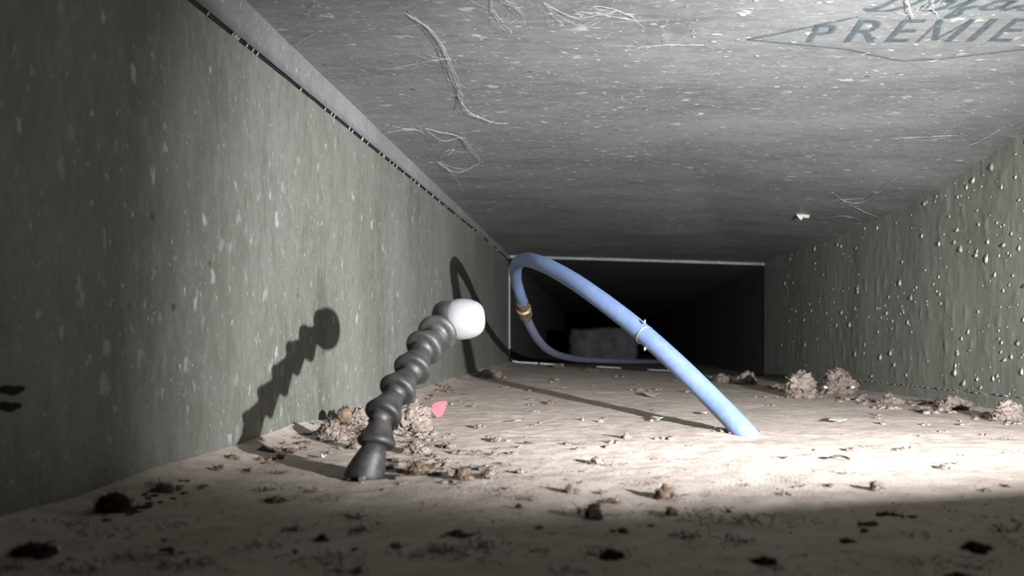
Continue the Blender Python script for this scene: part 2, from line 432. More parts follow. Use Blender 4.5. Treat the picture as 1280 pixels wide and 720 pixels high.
# unseen shell added round the duct to block world light at the gaps
mb = MB(); T_ = .012
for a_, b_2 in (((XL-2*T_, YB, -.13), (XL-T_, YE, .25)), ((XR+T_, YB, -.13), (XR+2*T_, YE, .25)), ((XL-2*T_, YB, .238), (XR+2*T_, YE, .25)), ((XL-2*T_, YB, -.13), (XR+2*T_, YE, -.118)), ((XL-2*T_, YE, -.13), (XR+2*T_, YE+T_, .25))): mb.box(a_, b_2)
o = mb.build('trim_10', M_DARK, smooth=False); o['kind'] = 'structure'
# plate added at the opening to stop light leaking in (top edge wider at the right corner)
mb = MB()
mb.add([Vector((XL, Y1-.001, zceil(XL, Y1)+.002)), Vector((XR, Y1-.001, zceil(XR, Y1)+.004)), Vector((XR, Y1-.001, zceil(XR, Y1)-.006)), Vector((XL, Y1-.001, zceil(XL, Y1)-.006))], [(0, 1, 2, 3)])
o = mb.build('trim_9', M_CEIL); o['kind'] = 'structure'

# ------------------------------------------------------------------ stamp on the ceiling
CE = bpy.data.objects['ceiling']
def sag(x, y, off=.0009): return Vector((x, y, zceil(x, y)-off))
def stamp_text(body, name, x0, x1, ytop, ybase):
    cu = bpy.data.curves.new('t', 'FONT'); cu.body = body; cu.size = 1; cu.offset = 0.006
    t = bpy.data.objects.new('t', cu); COL.objects.link(t)
    dg = bpy.context.evaluated_depsgraph_get(); me = bpy.data.meshes.new_from_object(t.evaluated_get(dg))
    xs = [v.co.x for v in me.vertices]; zs = [v.co.y for v in me.vertices]
    ax, bx, az, bz = min(xs), max(xs), min(zs), max(zs)
    bm = bmesh.new(); bm.from_mesh(me)
    for v in bm.verts:
        u = (v.co.x-ax)/(bx-ax); q = (v.co.y-az)/(bz-az)
        x = lerp(x0, x1, u); y = lerp(ybase, ytop, q)
        v.co = sag(x - .0015*q, y)
    bm.normal_update(); me2 = bpy.data.meshes.new(name); bm.to_mesh(me2); bm.free()
    me2.materials.append(M_INK); o = bpy.data.objects.new(name, me2); COL.objects.link(o); o.parent = CE
    bpy.data.objects.remove(t); return o
for ch, x0, x1, yt in (('P', .1405, .1550, .478), ('R', .1655, .1865, .4715), ('E', .1925, .2075, .4710), 
                       ('I', .2465, .2515, .4710), ('E', .2610, .2760, .4705), ('R', .2850, .3060, .4705)):
    stamp_text(ch, 'stamped_letter', x0, x1, yt, .5065)['label'] = 'capital %s stamped in faded blue ink' % ch
def ribbon(pts, wd, name, m, off=.0009):
    pts = [Vector(p) for p in pts]; V = []; Fc = []
    for i, p in enumerate(pts):
        t = (pts[min(i+1, len(pts)-1)]-pts[max(i-1, 0)]); t.normalize()
        nrm = Vector((-t.y, t.x)).normalized()
        ww = wd[i] if hasattr(wd, '__len__') else wd
        for s in (-1, 1):
            V.append(sag(p.x+nrm.x*ww*s, p.y+nrm.y*ww*s, off))
    Fc = [(2*i, 2*i+1, 2*i+3, 2*i+2) for i in range(len(pts)-1)]
    return V, Fc
mb = MB()
for x0, y0, x1, y1, w0 in ((.2145, .5065, .2145, .4712, .0010), (.2138, .4712, .2245, .5035, .0021), (.2245, .5035, .2345, .4712, .0010), (.2345, .4712, .2345, .5065, .0021)):
    A, B = Vector((x0, y0, 0)), Vector((x1, y1, 0))
    V, Fc = [], []
    for i in range(9):
        p = A.lerp(B, i/8); V += [sag(p.x-w0, p.y), sag(p.x+w0, p.y)]
    mb.add(V, [(2*i, 2*i+1, 2*i+3, 2*i+2) for i in range(8)])
mb.build('stamped_letter', M_INK, CE)['label'] = 'capital M stamped in faded blue ink'
def c2(px, py): q = on_ceil(px, py); return Vector((q.x, q.y, 0))
mb = MB()
dia = [c2(1075, 19), c2(1010, 33), c2(937, 48), c2(1000, 54), c2(1060, 60), c2(1100, 69), c2(1128, 75), c2(1180, 72), c2(1280, 60), c2(1400, 48), c2(1480, 40)]
for i in range(len(dia)-1):
    seg = [dia[i].lerp(dia[i+1], t) for t in lin(0, 1, 8)]
    mb.add(*ribbon([Vector((p.x, p.y, 0)) for p in seg], .0011, 'd', M_INK, .0010))
mb.build('stamped_diamond_outline', M_INK, CE)
# script word above the diamond, letters as brush strokes (u right, v up, unit letters)
letters = {
 'D': [[(.10,.05),(.30,.25),(.55,.95),(.50,1.0)], [(-.05,.10),(.15,.0),(.5,.02),(.85,.3),(.95,.7),(.75,1.0),(.35,1.0),(.1,.8)]],
 'o': [[(.5,.45),(.25,.4),(.08,.15),(.25,0),(.48,.1),(.55,.35),(.42,.46),(.62,.4)]],
 'f': [[(0,.05),(.3,.45),(.55,.95),(.45,1.02),(.3,.6),(.15,-.25),(.2,-.35),(.32,-.2),(.3,.05),(.55,.2)]],
 'a': [[(.5,.42),(.25,.42),(.06,.15),(.2,0),(.42,.15),(.52,.42),(.46,.1),(.6,.02),(.75,.2)]],
 's': [[(0,.05),(.25,.4),(.33,.5),(.36,.2),(.28,0),(.08,.03)], [(.28,0),(.5,.12)]],
 'c': [[(.5,.36),(.35,.45),(.12,.3),(.08,.08),(.25,0),(.55,.18)]],
}
adv = {'D': 1.0, 'o': .62, 'f': .58, 'a': .72, 's': .5, 'c': .54}
mb = MB(); ux = 0.0; X0 = .163; YB_ = .4585; SC = .030
for ch in 'Dofasco':
    for st in letters[ch]:
        pts = []
        for (u, v) in st:
            x = X0+(ux+u)*SC*1.02; y = YB_-v*SC*.95; pts.append(Vector((x, y, 0)))
        pts = bez(pts, 6)
        mb.add(*ribbon(pts, [.0013+.0008*math.sin(i*.35)**2 for i in range(len(pts))], 's', M_INK, .0010))
    ux += adv[ch]
o = mb.build('stamped_script_word', M_INK, CE); o['label'] = 'brush script word Dofasco in faded blue ink'

# ------------------------------------------------------------------ blue hose
fl = on_floor(936, 544)
hose = empty('blue_hose', fl)
tag(hose, 'pale blue plastic hose arching out of the dusty floor toward the dark opening', 'hose')
def child(mb, name, m, root, smooth=True):
    o = mb.build(name, m, root, smooth); o.matrix_parent_inverse = Matrix.Translation(-Vector(root.location)); return o
hp = [fl+Vector((.012, -.003, -.022)), fl+Vector((0, 0, -.001)), P(890, 498, .560), P(840, 449, .592), P(790, 405, .630), P(740, 367, .675), P(705, 344, .72), P(675, 329, .77),
      P(655, 325, .83), P(645, 333, .90), P(645, 350, .97), P(650, 368, 1.02), P(654, 380, 1.06)]
pts = bez(hp, 12)
mb = MB(); mb.tube(pts, [lerp(.0078, .0072, max(0, min(1, (p.y-.8)/.2))) for p in pts], 24); child(mb, 'tube', M_BLUE, hose)
a_ = P(652, 376, 1.05); b_2 = P(658, 398, 1.10); ax = (b_2-a_).normalized(); L = (b_2-a_).length
mb = MB(); mb.lathe(a_, ax, [(0, .0074), (.001, .0088), (L*.3, .0088), (L*.32, .0075), (L*.4, .0075), (L*.42, .0105), (L*.75, .0105), (L*.78, .008), (L*.98, .008), (L, .006)], 12)
child(mb, 'connector', M_BRASS, hose, False)['label'] = 'tan brass connector joining two lengths of tubing'
t2 = bez([P(657, 395, 1.09), P(662, 407, 1.14), P(672, 424, 1.24), P(686, 438, 1.38), P(706, 446, 1.58), P(735, 450, 1.80), P(790, 452, 2.1), P(850, 452, 2.5)], 12)
mb = MB(); mb.tube(t2, .0068, 18); child(mb, 'lower_tube', M_LAV, hose)['label'] = 'dull lavender lower length of tubing lying into the opening'
# thin tie with two bright stub ends
mb = MB(); c0 = P(806, 419, .617); n0 = (P(790, 405, .63)-P(840, 449, .592)).normalized(); u0 = n0.cross(Vector((0, 1, 0))).normalized(); w0 = n0.cross(u0)
ring = [c0+(u0*math.cos(a)+w0*math.sin(a))*.0082 for a in lin(0, 2*math.pi, 25)]
mb.tube(ring, .0003, 5, False)
for q in (P(806, 402, .612), P(806, 436, .606)):
    mb.tube([q+Vector((0, 0, -.0018)), q, q+Vector((.0002, 0, .0020))], [.0007, .0011, .0006], 6)
child(mb, 'wire_tie', M_FOIL, hose)['label'] = 'thin wire tie with two bright stub ends'
# ragged holes under both hoses
def hole(name, c, rx, ry, seed):
    random.seed(seed); n = 24; V = [c+Vector((0, 0, .0008))]
    for j in range(n):
        a = 2*math.pi*j/n; r = random.uniform(.85, 1.15); x = c.x+rx*math.cos(a)*r; y = c.y+ry*math.sin(a)*r
        V.append(Vector((x, y, zfloor(x, y)+.0007)))
    o = obj(name, V, [(0, 1+j, 1+(j+1) % n) for j in range(n)], M_HOLE, bpy.data.objects['floor']); return o
hole('cut_hole', on_floor(935, 543), .0085, .0095, 3)
bh = on_floor(462, 594)
hole('cut_hole', on_floor(468, 596)+Vector((0, 0, .0002)), .0118, .0060, 5)

# ------------------------------------------------------------------ black segmented hose with white nozzle
seg = empty('segmented_hose', bh)
tag(seg, 'dusty black ball-jointed hose with white nozzle rising crookedly from a floor hole', 'hose')
rims = [(457, 591, .362), (470, 555, .364), (478, 519, .370), (496, 489, .382), (515, 463, .395), (529, 436, .409), (546, 418, .423), (553, 401, .435), (571, 396, .445)]
R0 = .0082
rp = [P(*r) for r in rims]
for i in range(8):
    p = rp[i]; q = rp[i+1]; ax = (q-p); L = ax.length; R0 = .0082*p.y/.372; L = min(max(L, .0115), .022)
    if i == 6: ax = P(560, 399, .442)-p; L = .0135
    if i == 7:                            # last collar that grips the nozzle
        ax = P(582, 397, .450)-P(548, 402, .438); p = P(546, 400, .438); L = .0112
        prof = [(0, .0052), (.0006, .0066), (.0022, .0086), (.0045, .0094), (L*.80, .0092), (L, .0088), (L, .0075)]; prof = [(h, r*1.10) for h, r in prof]
    else:
        prof = [(-.0050, R0*.50), (-.0040, R0*.56), (-.0012, R0*.62), (-.0010, R0*.80), (-.0008, R0*1.02), (-.0002, R0*1.10), (.0008, R0*1.14), (.0020, R0*1.12), (.0030, R0*1.04),
                (L*.42, R0*.84), (L*.65, R0*.68), (L*.85, R0*.57), (L, R0*.52)]
        if i == 0: prof = [(-.004, R0*1.15), (0, R0*1.15), (L*.35, R0*1.0), (L*.7, R0*.80), (L, R0*.62)]
        if i == 6: prof = [(h, r*(1.04 if h > 0 else 1)) for h, r in prof]
    mb = MB(); mb.lathe(p, ax, prof, 36); child(mb, 'hose_segment', M_RUB, seg)
mb = MB(); p = P(556, 400, .441); ax = P(606, 397.5, .446)-p
Lc = ax.length; prof = [(0, .0080), (Lc*.10, .0102), (Lc*.22, .0116), (Lc*.38, .0120)]
for t in lin(0, 1, 12)[1:]:
    a = t*math.pi/2; prof.append((Lc*(.42+.58*math.sin(a)), 0.0119*max(.03, math.cos(a))**.62))
mb.lathe(p, ax, prof, 40); child(mb, 'nozzle', M_CAP, seg)['label'] = 'milky white rounded nozzle'

# unseen hand torch; hood plate added to cut its light off the near floor
tz = LPOS.z-.0150; ly = LPOS.y-.11
mb = MB()
hp_ = [(.165, .030+ly), (.345, .030+ly), (.345, LPOS.y+.083), (.165, LPOS.y+.030)]
mb.add([Vector((x, y, z)) for z in (tz-.004, tz) for x, y in hp_], [(3, 2, 1, 0), (4, 5, 6, 7), (0, 1, 5, 4), (1, 2, 6, 5), (2, 3, 7, 6), (3, 0, 4, 7)])
mb.box((.225, .000+ly, tz), (.325, .060+ly, tz+.045)); mb.box((.245, -.16+ly, tz+.006), (.305, ly, tz+.038))
th = empty('torch_with_added_hood', Vector((.27, .05+ly, tz)))
tag(th, 'unseen black hand torch beyond the right picture edge, hood added to shade near floor', 'torch')
child(mb, 'casing_with_added_hood', M_RUB, th, False)
mb = MB(); mb.lathe(Vector((.275, .060+ly, LPOS.z+.001)), Vector((0, 1, 0)), [(0, .019), (.018, .021), (.018, .0195), (.002, .012)], 24)
child(mb, 'reflector', M_FOIL, th)

# ------------------------------------------------------------------ dust clumps
def clump_mesh(w_, h_, seed, fib=1.0, crumb=False):
    rnd = random.Random(seed); bm = bmesh.new(); V = []; Fc = []
    nl = rnd.randint(7, 12)
    for i in range(nl):
        t = (i+.5)/nl; cx = (t-.5)*w_*.75 if i else 0; s = h_*rnd.uniform(.16, .40)*(1.15-abs(t-.5)) if i else min(h_*.40, w_*.3)
        cz = rnd.uniform(.4, 1.0)*s if i else h_*.45
        cy = rnd.uniform(-.25, .25)*w_*.6
        b2 = bmesh.new(); bmesh.ops.create_icosphere(b2, subdivisions=4 if s > .004 else 3, radius=1)
        off = Vector((rnd.random()*50, rnd.random()*50, 0))
        n0 = len(V)
        sx = s*rnd.uniform(1.0, 1.5)
        for v in b2.verts:
            d = v.co.copy()
            q = 1+.40*fbm(d*1.6+off, 4)+.35*fbm(d*6+off, 4)-.05
            V.append(Vector((cx+d.x*sx*q, cy+d.y*sx*q, max(-.0004, cz+d.z*s*q))))
        Fc += [tuple(n0+v.index for v in f.verts) for f in b2.faces]; b2.free()
    nv = len(V)
    for i in range(int((160+w_*30000)*fib)):
        p = V[rnd.randrange(nv)].copy(); c = Vector((0, 0, h_*.3)); o_ = (p-c).normalized()
        L = rnd.uniform(.15, .5)*min(h_, .012); d = (o_+Vector((rnd.gauss(0, .8), rnd.gauss(0, .8), rnd.gauss(0, .6)))).normalized()
        k2 = Vector((rnd.gauss(0, 1), rnd.gauss(0, 1), rnd.gauss(0, .7)))*.6
        r = .00011; n0 = len(V)
        pp = [p, p+d*L*.5+k2*L*.15, p+d*L+k2*L*.5]
        sv = d.orthogonal().normalized(); sw = d.cross(sv)
        for q in pp[:2]:
            for a in (0, 2.1, 4.2):
                g = q+(sv*math.cos(a)+sw*math.sin(a))*r; g.z = max(-.0003, g.z); V.append(g)
        e = pp[2]; e.z = max(0, e.z); V.append(e)
        for a in range(3):
            b3 = (a+1) % 3; Fc.append((n0+a, n0+b3, n0+3+b3, n0+3+a)); Fc.append((n0+3+a, n0+3+b3, n0+6))
    return V, Fc
def clump(px, py, wpx, hpx, m, label, group=None, seed=None, fib=1.0, dy=0, name='dust_clump', cat='dust clump'):
    c = on_floor(px, py); s = c.y/F
    V, Fc = clump_mesh(wpx*s, hpx*s, seed or int(px*7+py), fib)
    c = c+Vector((0, dy, -.0003))
    o = obj(name, V, Fc, m, None, True, c)
    me = o.data; xs = [v.co.x for v in me.vertices]; zs = [v.co.z for v in me.vertices]
    # scale to the asked size, keep it off the walls
    kx = wpx*s/(max(xs)-min(xs)); kz = hpx*s/(max(zs)-min(zs)); mid = (max(xs)+min(xs))/2
    for v in me.vertices: v.co.x = (v.co.x-mid)*kx; v.co.y *= kx; v.co.z *= kz
    lo_ = XL+.001-(c.x-wpx*s/2); hi_ = (c.x+wpx*s/2)-(XR-.004)
    if lo_ > 0: o.location.x += lo_
    if hi_ > 0: o.location.x -= hi_
    tag(o, label, cat, group); return o
CL = [
 (413, 551, 62, 36, 'F', 'grey fluffy dust clump against left wall, left of the black hose'),
 (449, 534, 40, 34, 'F', 'lighter fluffy dust clump touching the left wall just behind the black hose'),
 (446, 560, 30, 22, 'F', 'small dust tuft tucked close to the left side of the black hose'),
 (516, 540, 62, 48, 'F', 'large pale fluff mound directly behind black hose, left of the pink scrap'),
 (522, 566, 52, 24, 'F', 'loose fluff tuft just right of the black hose below the pink scrap'),
 (525, 592, 52, 26, 'D', 'ragged brown-grey fluff immediately right of the black hose foot'),
 (578, 601, 42, 24, 'D', 'darker brown fluff ball, first of the pair right of the black hose foot'),
 (612, 598, 44, 16, 'F', 'flat trailing fluff at the right end of the row by the black hose foot'),
 (613, 472, 54, 14, 'F', 'low crusty dust heap in the corner beneath the hose shadow peak'),
 (784, 549, 15, 14, 'F', 'tiny upright fluff ball in front of the thin curved hose shadow'),
 (746, 580, 28, 16, 'F', 'small speckled fluff ball on the bright floor below the blue hose'),
 (652, 592, 26, 12, 'F', 'small flat tuft alone on the pale floor, between black hose and speckled ball'),
 (714, 617, 32, 16, 'F', 'faint grey tuft just behind and left of the darkest round fluff ball'),
 (831, 621, 40, 24, 'D', 'brown wispy fluff ball to the right of the darkest round ball'),
 (743, 649, 38, 28, 'K', 'darkest round fluff ball in the middle foreground'),
 (839, 642, 22, 16, 'D', 'small brown wisp just in front of the brown wispy ball'),
 (649, 636, 12, 9, 'K', 'tiny dark crumb left of the darkest round fluff ball'),
 (765, 697, 44, 18, 'K', 'blurred dark clump at the bottom edge below the darkest round ball'),
 (955, 702, 44, 16, 'K', 'blurred dark flat clump in shade, bottom right of centre'),
 (1222, 688, 54, 16, 'K', 'blurred dark flat clump in shade at the lower right corner'),
 (1097, 614, 28, 18, 'F', 'grey fluff tuft at the edge of the bright patch, right foreground'),
 (1180, 585, 26, 9, 'F', 'pale flat fluff in the brightest lit patch of floor'),
 (1066, 564, 24, 8, 'F', 'pale flat fluff on bright floor above the dark twig'),
 (1140, 561, 16, 7, 'F', 'tiny pale wisp on bright floor, farther back than the brightest patch fluff'),
 (1003, 497, 50, 38, 'F', 'large squarish grey dust lump, left of the pair by the right wall'),
 (1049, 492, 52, 38, 'F', 'large round grey dust lump, right of the pair by the right wall'),
 (1114, 505, 44, 18, 'F', 'ragged low fluff at the right wall base beside the large pair'),
 (1190, 512, 54, 24, 'F', 'wispy fluff along the right wall base, middle of the three low ones'),
 (1264, 527, 62, 34, 'F', 'tall ragged fluff at the right picture edge along the wall base'),
 (903, 478, 26, 14, 'F', 'small grey lump before the opening, left of the pair by its lower right corner'),
 (933, 481, 34, 20, 'F', 'grey lump before the opening lower right corner, left of the large pair'),
 (699, 460, 22, 8, 'D', 'flat brown tuft on the opening sill beside the lavender tube'),
 (738, 464, 30, 8, 'D', 'wider flat brown tuft on the opening sill right of the lavender tube'),
 (143, 640, 62, 38, 'K', 'large blurred black clump at the foot of the left wall, near camera'),
 (42, 694, 76, 26, 'K', 'widest black clump in the lower left corner with glinting bits'),
 (205, 616, 46, 16, 'D', 'low dark brown crumbs at left wall foot, right of the large black clump'),
 (290, 577, 24, 9, 'D', 'small brown tuft at the left wall foot in shade, farther back'),
 (345, 627, 40, 12, 'D', 'flat brown tuft in the left foreground below the black hose shadow'),
 (402, 677, 26, 13, 'K', 'small black curl on the left foreground floor'),
 (572, 670, 46, 9, 'D', 'flat faint brown smear of fluff in the central foreground'),
 (330, 566, 20, 10, 'D', 'small brown tuft at the wall end of the black hose shadow'),
 (625, 552, 34, 10, 'F', 'thin scattered tuft midway between pink scrap and blue hose shadow'),
 (598, 536, 22, 8, 'F', 'small tuft on the pale floor right of the pink scrap'),
 (690, 505, 24, 8, 'D', 'brown tuft caught on the thin curved hose shadow line'),
 (1200, 720, 50, 12, 'K', 'faint dark smear cut by the bottom edge at lower right'),
]
MM = {'F': M_FLUFF, 'D': M_FLUFFD, 'K': M_FLUFFK}
for (px, py, w_, h_, k, lab) in CL:
    clump(px, py, w_, h_, MM[k], lab, fib=1.0 if h_ > 12 else .6)
# dark seed-like nut resting on the fluff
def pebble(px, py, rpx, m, name, label, cat, up=0, sq=(1, 1, 1)):
    c = on_floor(px, py); s = c.y/F*rpx; bm = bmesh.new(); bmesh.ops.create_icosphere(bm, subdivisions=3, radius=1)
    off = Vector((px, py, 0))
    V = [Vector((v.co.x*sq[0], v.co.y*sq[1], v.co.z*sq[2]))*s*(1+.15*fbm(v.co*1.5+off, 3)) for v in bm.verts]
    Fc = [tuple(v.index for v in f.verts) for f in bm.faces]; bm.free()
    o = obj(name, V, Fc, m, None, True, c+Vector((0, 0, s*sq[2]*.8+up*c.y/F))); return tag(o, label, cat)
pebble(431, 536, 9.5, M_FLUFFD, 'dried_nut', 'dark reddish brown round nut resting on fluff by the left wall', 'nut', 8)
pebble(464, 545, 6, M_FLUFFD, 'dried_nut', 'small dark brown pellet peeking out left of the black hose', 'nut', 2)

# foil crumbs
def foil(px, py, wpx, seed, label, up=0, m=None, name='foil_scrap', cat='scrap'):
    c = on_floor(px, py); s = c.y/F*wpx; rnd = random.Random(seed); bm = bmesh.new()
    bmesh.ops.create_icosphere(bm, subdivisions=2, radius=.5)
    V = [Vector((v.co.x, v.co.y, v.co.z*.8))*s*rnd.uniform(.55, 1.15) for v in bm.verts]
    Fc = [tuple(v.index for v in f.verts) for f in bm.faces]; bm.free()
    o = obj(name, V, Fc, m or M_FOIL, None, False, c+Vector((0, 0, s*.32+up*c.y/F))); return tag(o, label, cat)
foil(439, 599, 11, 1, 'shiny crumpled foil bit at the left of the black hose foot')
foil(453, 602, 12, 2, 'larger shiny crumpled foil bit in front of the black hose foot')
foil(404, 572, 8, 3, 'small shiny foil bit lying in the black hose shadow')
foil(494, 577, 9, 4, 'tan shiny chip in the fluff right of the black hose foot')
foil(516, 557, 5, 5, 'tiny bright chip on the fluff below the pink scrap')
foil(25, 690, 8, 6, 'glinting bit on the widest black clump, left one', 6)
foil(72, 690, 7, 7, 'glinting bit on the widest black clump, right one', 4)
foil(136, 636, 7, 8, 'glinting bit in front of the large black clump by the left wall')

# thin flat scraps
def flake(pts_px, m, name, label, cat, lift=.0015, curl=.002, thick=.0003, seed=0):
    c = [on_floor(px, py) for px, py in pts_px]; n = len(c); cen = sum(c, Vector())/n; rnd = random.Random(seed+len(label))
    V = []; top = []
    for i, p in enumerate(c):
        V.append(p-cen+Vector((0, 0, lift+rnd.random()*curl)))
    V.append(Vector((0, 0, lift+curl*.7)))
    V += [v-Vector((0, 0, thick)) for v in V[:n+1]]
    Fc = [(i, (i+1) % n, n) for i in range(n)]+[((i+1) % n+n+1, i+n+1, 2*n+1) for i in range(n)]
    Fc += [(i, i+n+1, (i+1) % n+n+1, (i+1) % n) for i in range(n)]
    o = obj(name, V, Fc, m, None, False, cen); return tag(o, label, cat)
# pink scrap stands half upright against the fluff
c = on_floor(547, 524); s = c.y/F
V = [Vector(((x-547)*s, dy, (524-y)*s)) for x, y, dy in ((547, 523, 0), (539, 513, -.001), (541, 506, .001), (549, 503, .003), (557, 503, .004), (556, 512, .003), (552, 521, .001))]
n = len(V); V.append(Vector((0, .0005, 12*s))); V += [v+Vector((.0001, .0005, 0)) for v in V[:n+1]]
Fc = [(i, (i+1) % n, n) for i in range(n)]+[((i+1) % n+n+1, i+n+1, 2*n+1) for i in range(n)]+[(i, i+n+1, (i+1) % n+n+1, (i+1) % n) for i in range(n)]
tag(obj('paper_scrap', V, Fc, M_PINK, None, False, c), 'bright pink paper scrap standing in the dust right of the black hose', 'scrap')
flake([(1036, 529), (1040, 525), (1052, 525), (1059, 528), (1050, 530)], M_FLAKE_LIP, 'pale_flake', 'white curled flake on the floor near the large lump pair', 'flake')
flake([(803, 494), (810, 492), (823, 494), (818, 498), (808, 497)], M_FLAKE_LIP, 'pale_flake', 'white curled flake behind the blue hose near the opening', 'flake')
flake([(815, 524), (824, 522), (830, 525), (822, 527)], M_FLAKE_LIP, 'pale_flake', 'pale curled flake left of the blue hose, above its shadow line', 'flake')
flake([(878, 516), (884, 517), (882, 520), (877, 519)], M_FLAKE_LIP, 'pale_flake', 'tiny pale flake close under the blue hose', 'flake')
flake([(640, 528), (648, 526), (651, 528), (644, 530)], M_FLAKE_LIP, 'pale_flake', 'tiny white flake on the open floor right of the pink scrap', 'flake')
flake([(906, 540), (918, 538), (922, 541), (912, 543)], M_FLAKE_LIP, 'pale_flake', 'pale curl at the foot of the blue hose', 'flake', .0008)
for i, (px, py, lab) in enumerate(((1032, 484, 'left white chip on the front of the large round lump'), (1066, 484, 'right white chip on the front of the large round lump'))):
    q = on_floor(px, 494); s = q.y/F; q = P(px, py, q.y-.013)
    bm = bmesh.new(); bmesh.ops.create_icosphere(bm, subdivisions=2, radius=1)
    V = [Vector((v.co.x*2.6*s+v.co.z*.8*s*(1 if i else -1), v.co.y*1.5*s, v.co.z*1.8*s)) for v in bm.verts]; Fc = [tuple(v.index for v in f.verts) for f in bm.faces]; bm.free()
    tag(obj('white_chip', V, Fc, M_FLAKE_LIP, None, True, q), lab, 'chip')
# twig
mb = MB(); q = [on_floor(1038, 577)+Vector((0, 0, .0016)), on_floor(1050, 576)+Vector((0, 0, .0024)), on_floor(1062, 578)+Vector((0, 0, .0013))]
mb.tube(bez(q, 5), .0007, 6); tag(mb.build('dark_twig', M_FLUFFK, loc=q[1]), 'short dark twig on the bright floor at right', 'twig')
mb = MB(); q = [on_floor(655, 556)+Vector((0, 0, .0012)), on_floor(665, 556)+Vector((0, 0, .001))]
mb.tube(q, .0008, 6); tag(mb.build('dark_twig', M_FLUFFK, loc=q[0]), 'tiny dark splinter on the mid floor left of the small upright ball', 'twig')
# bright flake hanging from the ceiling
q = on_ceil(1004, 268); s = q.y/F
V = [q+Vector(v) for v in ((-.010, 0, 0), (.010, .001, 0), (.007, -.003, -.006), (-.001, -.004, -.005), (-.004, -.003, -.009))]
V += [v+Vector((0, .001, 0)) for v in V]
Fc = [(0, 1, 2, 3, 4), (9, 8, 7, 6, 5)]+[(i, i+5, (i+1) % 5+5, (i+1) % 5) for i in range(5)]
tag(obj('peeling_flake', [v-q for v in V], Fc, M_FLAKE_LIP, None, False, q), 'pale flake peeling down from the ceiling above the right end of the opening', 'flake')

# lint drifts too fine to count, along the wall feet and in the rows by the black hose
def drift(name, spots, m, label, seed):
    rnd = random.Random(seed); V, Fc = [], []
    for (px, py, w_) in spots:
        p = on_floor(px, py)
        if not (XL+.003 < p.x < XR-.005 and .15 < p.y < 1.75): continue
        sc = p.y/F*w_; v, f = tiny(sc, rnd); n0 = len(V); V += [q+p for q in v]; Fc += [tuple(i+n0 for i in g) for g in f]
    return tag(obj(name, V, Fc, m), label, 'debris', None, 'stuff')
def tiny(sc, rnd):
    V, Fc = [], []
    for k in range(rnd.randint(2, 4)):
        b2 = bmesh.new(); bmesh.ops.create_icosphere(b2, subdivisions=2, radius=1); off = Vector((rnd.random()*99, 0, 0))
        c = Vector((rnd.gauss(0, .35)*sc, rnd.gauss(0, .3)*sc, .1*sc)); g = sc*rnd.uniform(.15, .32); n0 = len(V)
        for v in b2.verts:
            q = g*(1+.8*fbm(v.co*2+off, 3)); V.append(Vector((c.x+v.co.x*q*1.3, c.y+v.co.y*q, max(-.0003, c.z+v.co.z*q*.8))))
        Fc += [tuple(n0+v.index for v in f.verts) for f in b2.faces]; b2.free()
    for k in range(int(14+sc*3000)):
        p = V[rnd.randrange(len(V))].copy(); L = sc*rnd.uniform(.15, .6)
        e = p+Vector((rnd.gauss(0, 1), rnd.gauss(0, .8), rnd.gauss(0, .6)))*L*.6; e.z = max(.0001, e.z)
        m_ = (p+e)/2+Vector((rnd.gauss(0, .2)*L, 0, .2*L)); n0 = len(V); r = .00012
        for q in (p, m_): V += [q+Vector((r, 0, 0)), q+Vector((-r, 0, r)), q+Vector((-r, 0, -r))]
        V.append(e)
        Fc += [(n0, n0+1, n0+4, n0+3), (n0+1, n0+2, n0+5, n0+4), (n0+2, n0, n0+3, n0+5), (n0+3, n0+4, n0+6), (n0+4, n0+5, n0+6), (n0+5, n0+3, n0+6)]
    return V, Fc
rn = random.Random(77); sp = []
for i in range(70):                        # foot of the left wall
    t = rn.random(); px = lerp(150, 560, t); py = lerp(634, 484, t)+rn.uniform(-2, 16)
    sp.append((px, py, rn.uniform(5, 13)))
drift('wall_foot_lint', sp, M_FLUFFD, 'brown lint crumbs strewn along the foot of the left wall', 1)
sp = [(rn.uniform(960, 1290), 0, rn.uniform(6, 16)) for _ in range(46)]
sp = [(px, 482+(px-960)*.125+rn.uniform(-2, 12), w_) for px, _, w_ in sp]
drift('wall_foot_lint', sp, M_FLUFF, 'pale lint crumbs strewn along the foot of the right wall', 2)
sp = [(rn.gauss(550, 40), rn.gauss(588, 12), rn.uniform(6, 16)) for _ in range(34)]+[(rn.gauss(430, 26), rn.gauss(545, 10), rn.uniform(6, 15)) for _ in range(26)]
sp += [(rn.gauss(520, 18), rn.gauss(545, 12), rn.uniform(6, 16)) for _ in range(22)]
drift('loose_fluff', sp, M_FLUFF, 'loose fluff crumbs gathered around the black hose foot', 3)
sp = [(rn.uniform(540, 1270), 470+150*rn.random()**1.2, rn.uniform(4, 11)) for _ in range(110)]
drift('loose_fluff', sp, M_FLUFF, 'thin scatter of fluff specks across the lit middle of the floor', 4)
sp = [(rn.uniform(60, 1270), rn.uniform(625, 715), rn.uniform(6, 16)) for _ in range(24)]
drift('loose_fluff', sp, M_FLUFFD, 'thin scatter of blurred fluff specks across the shaded foreground', 5)

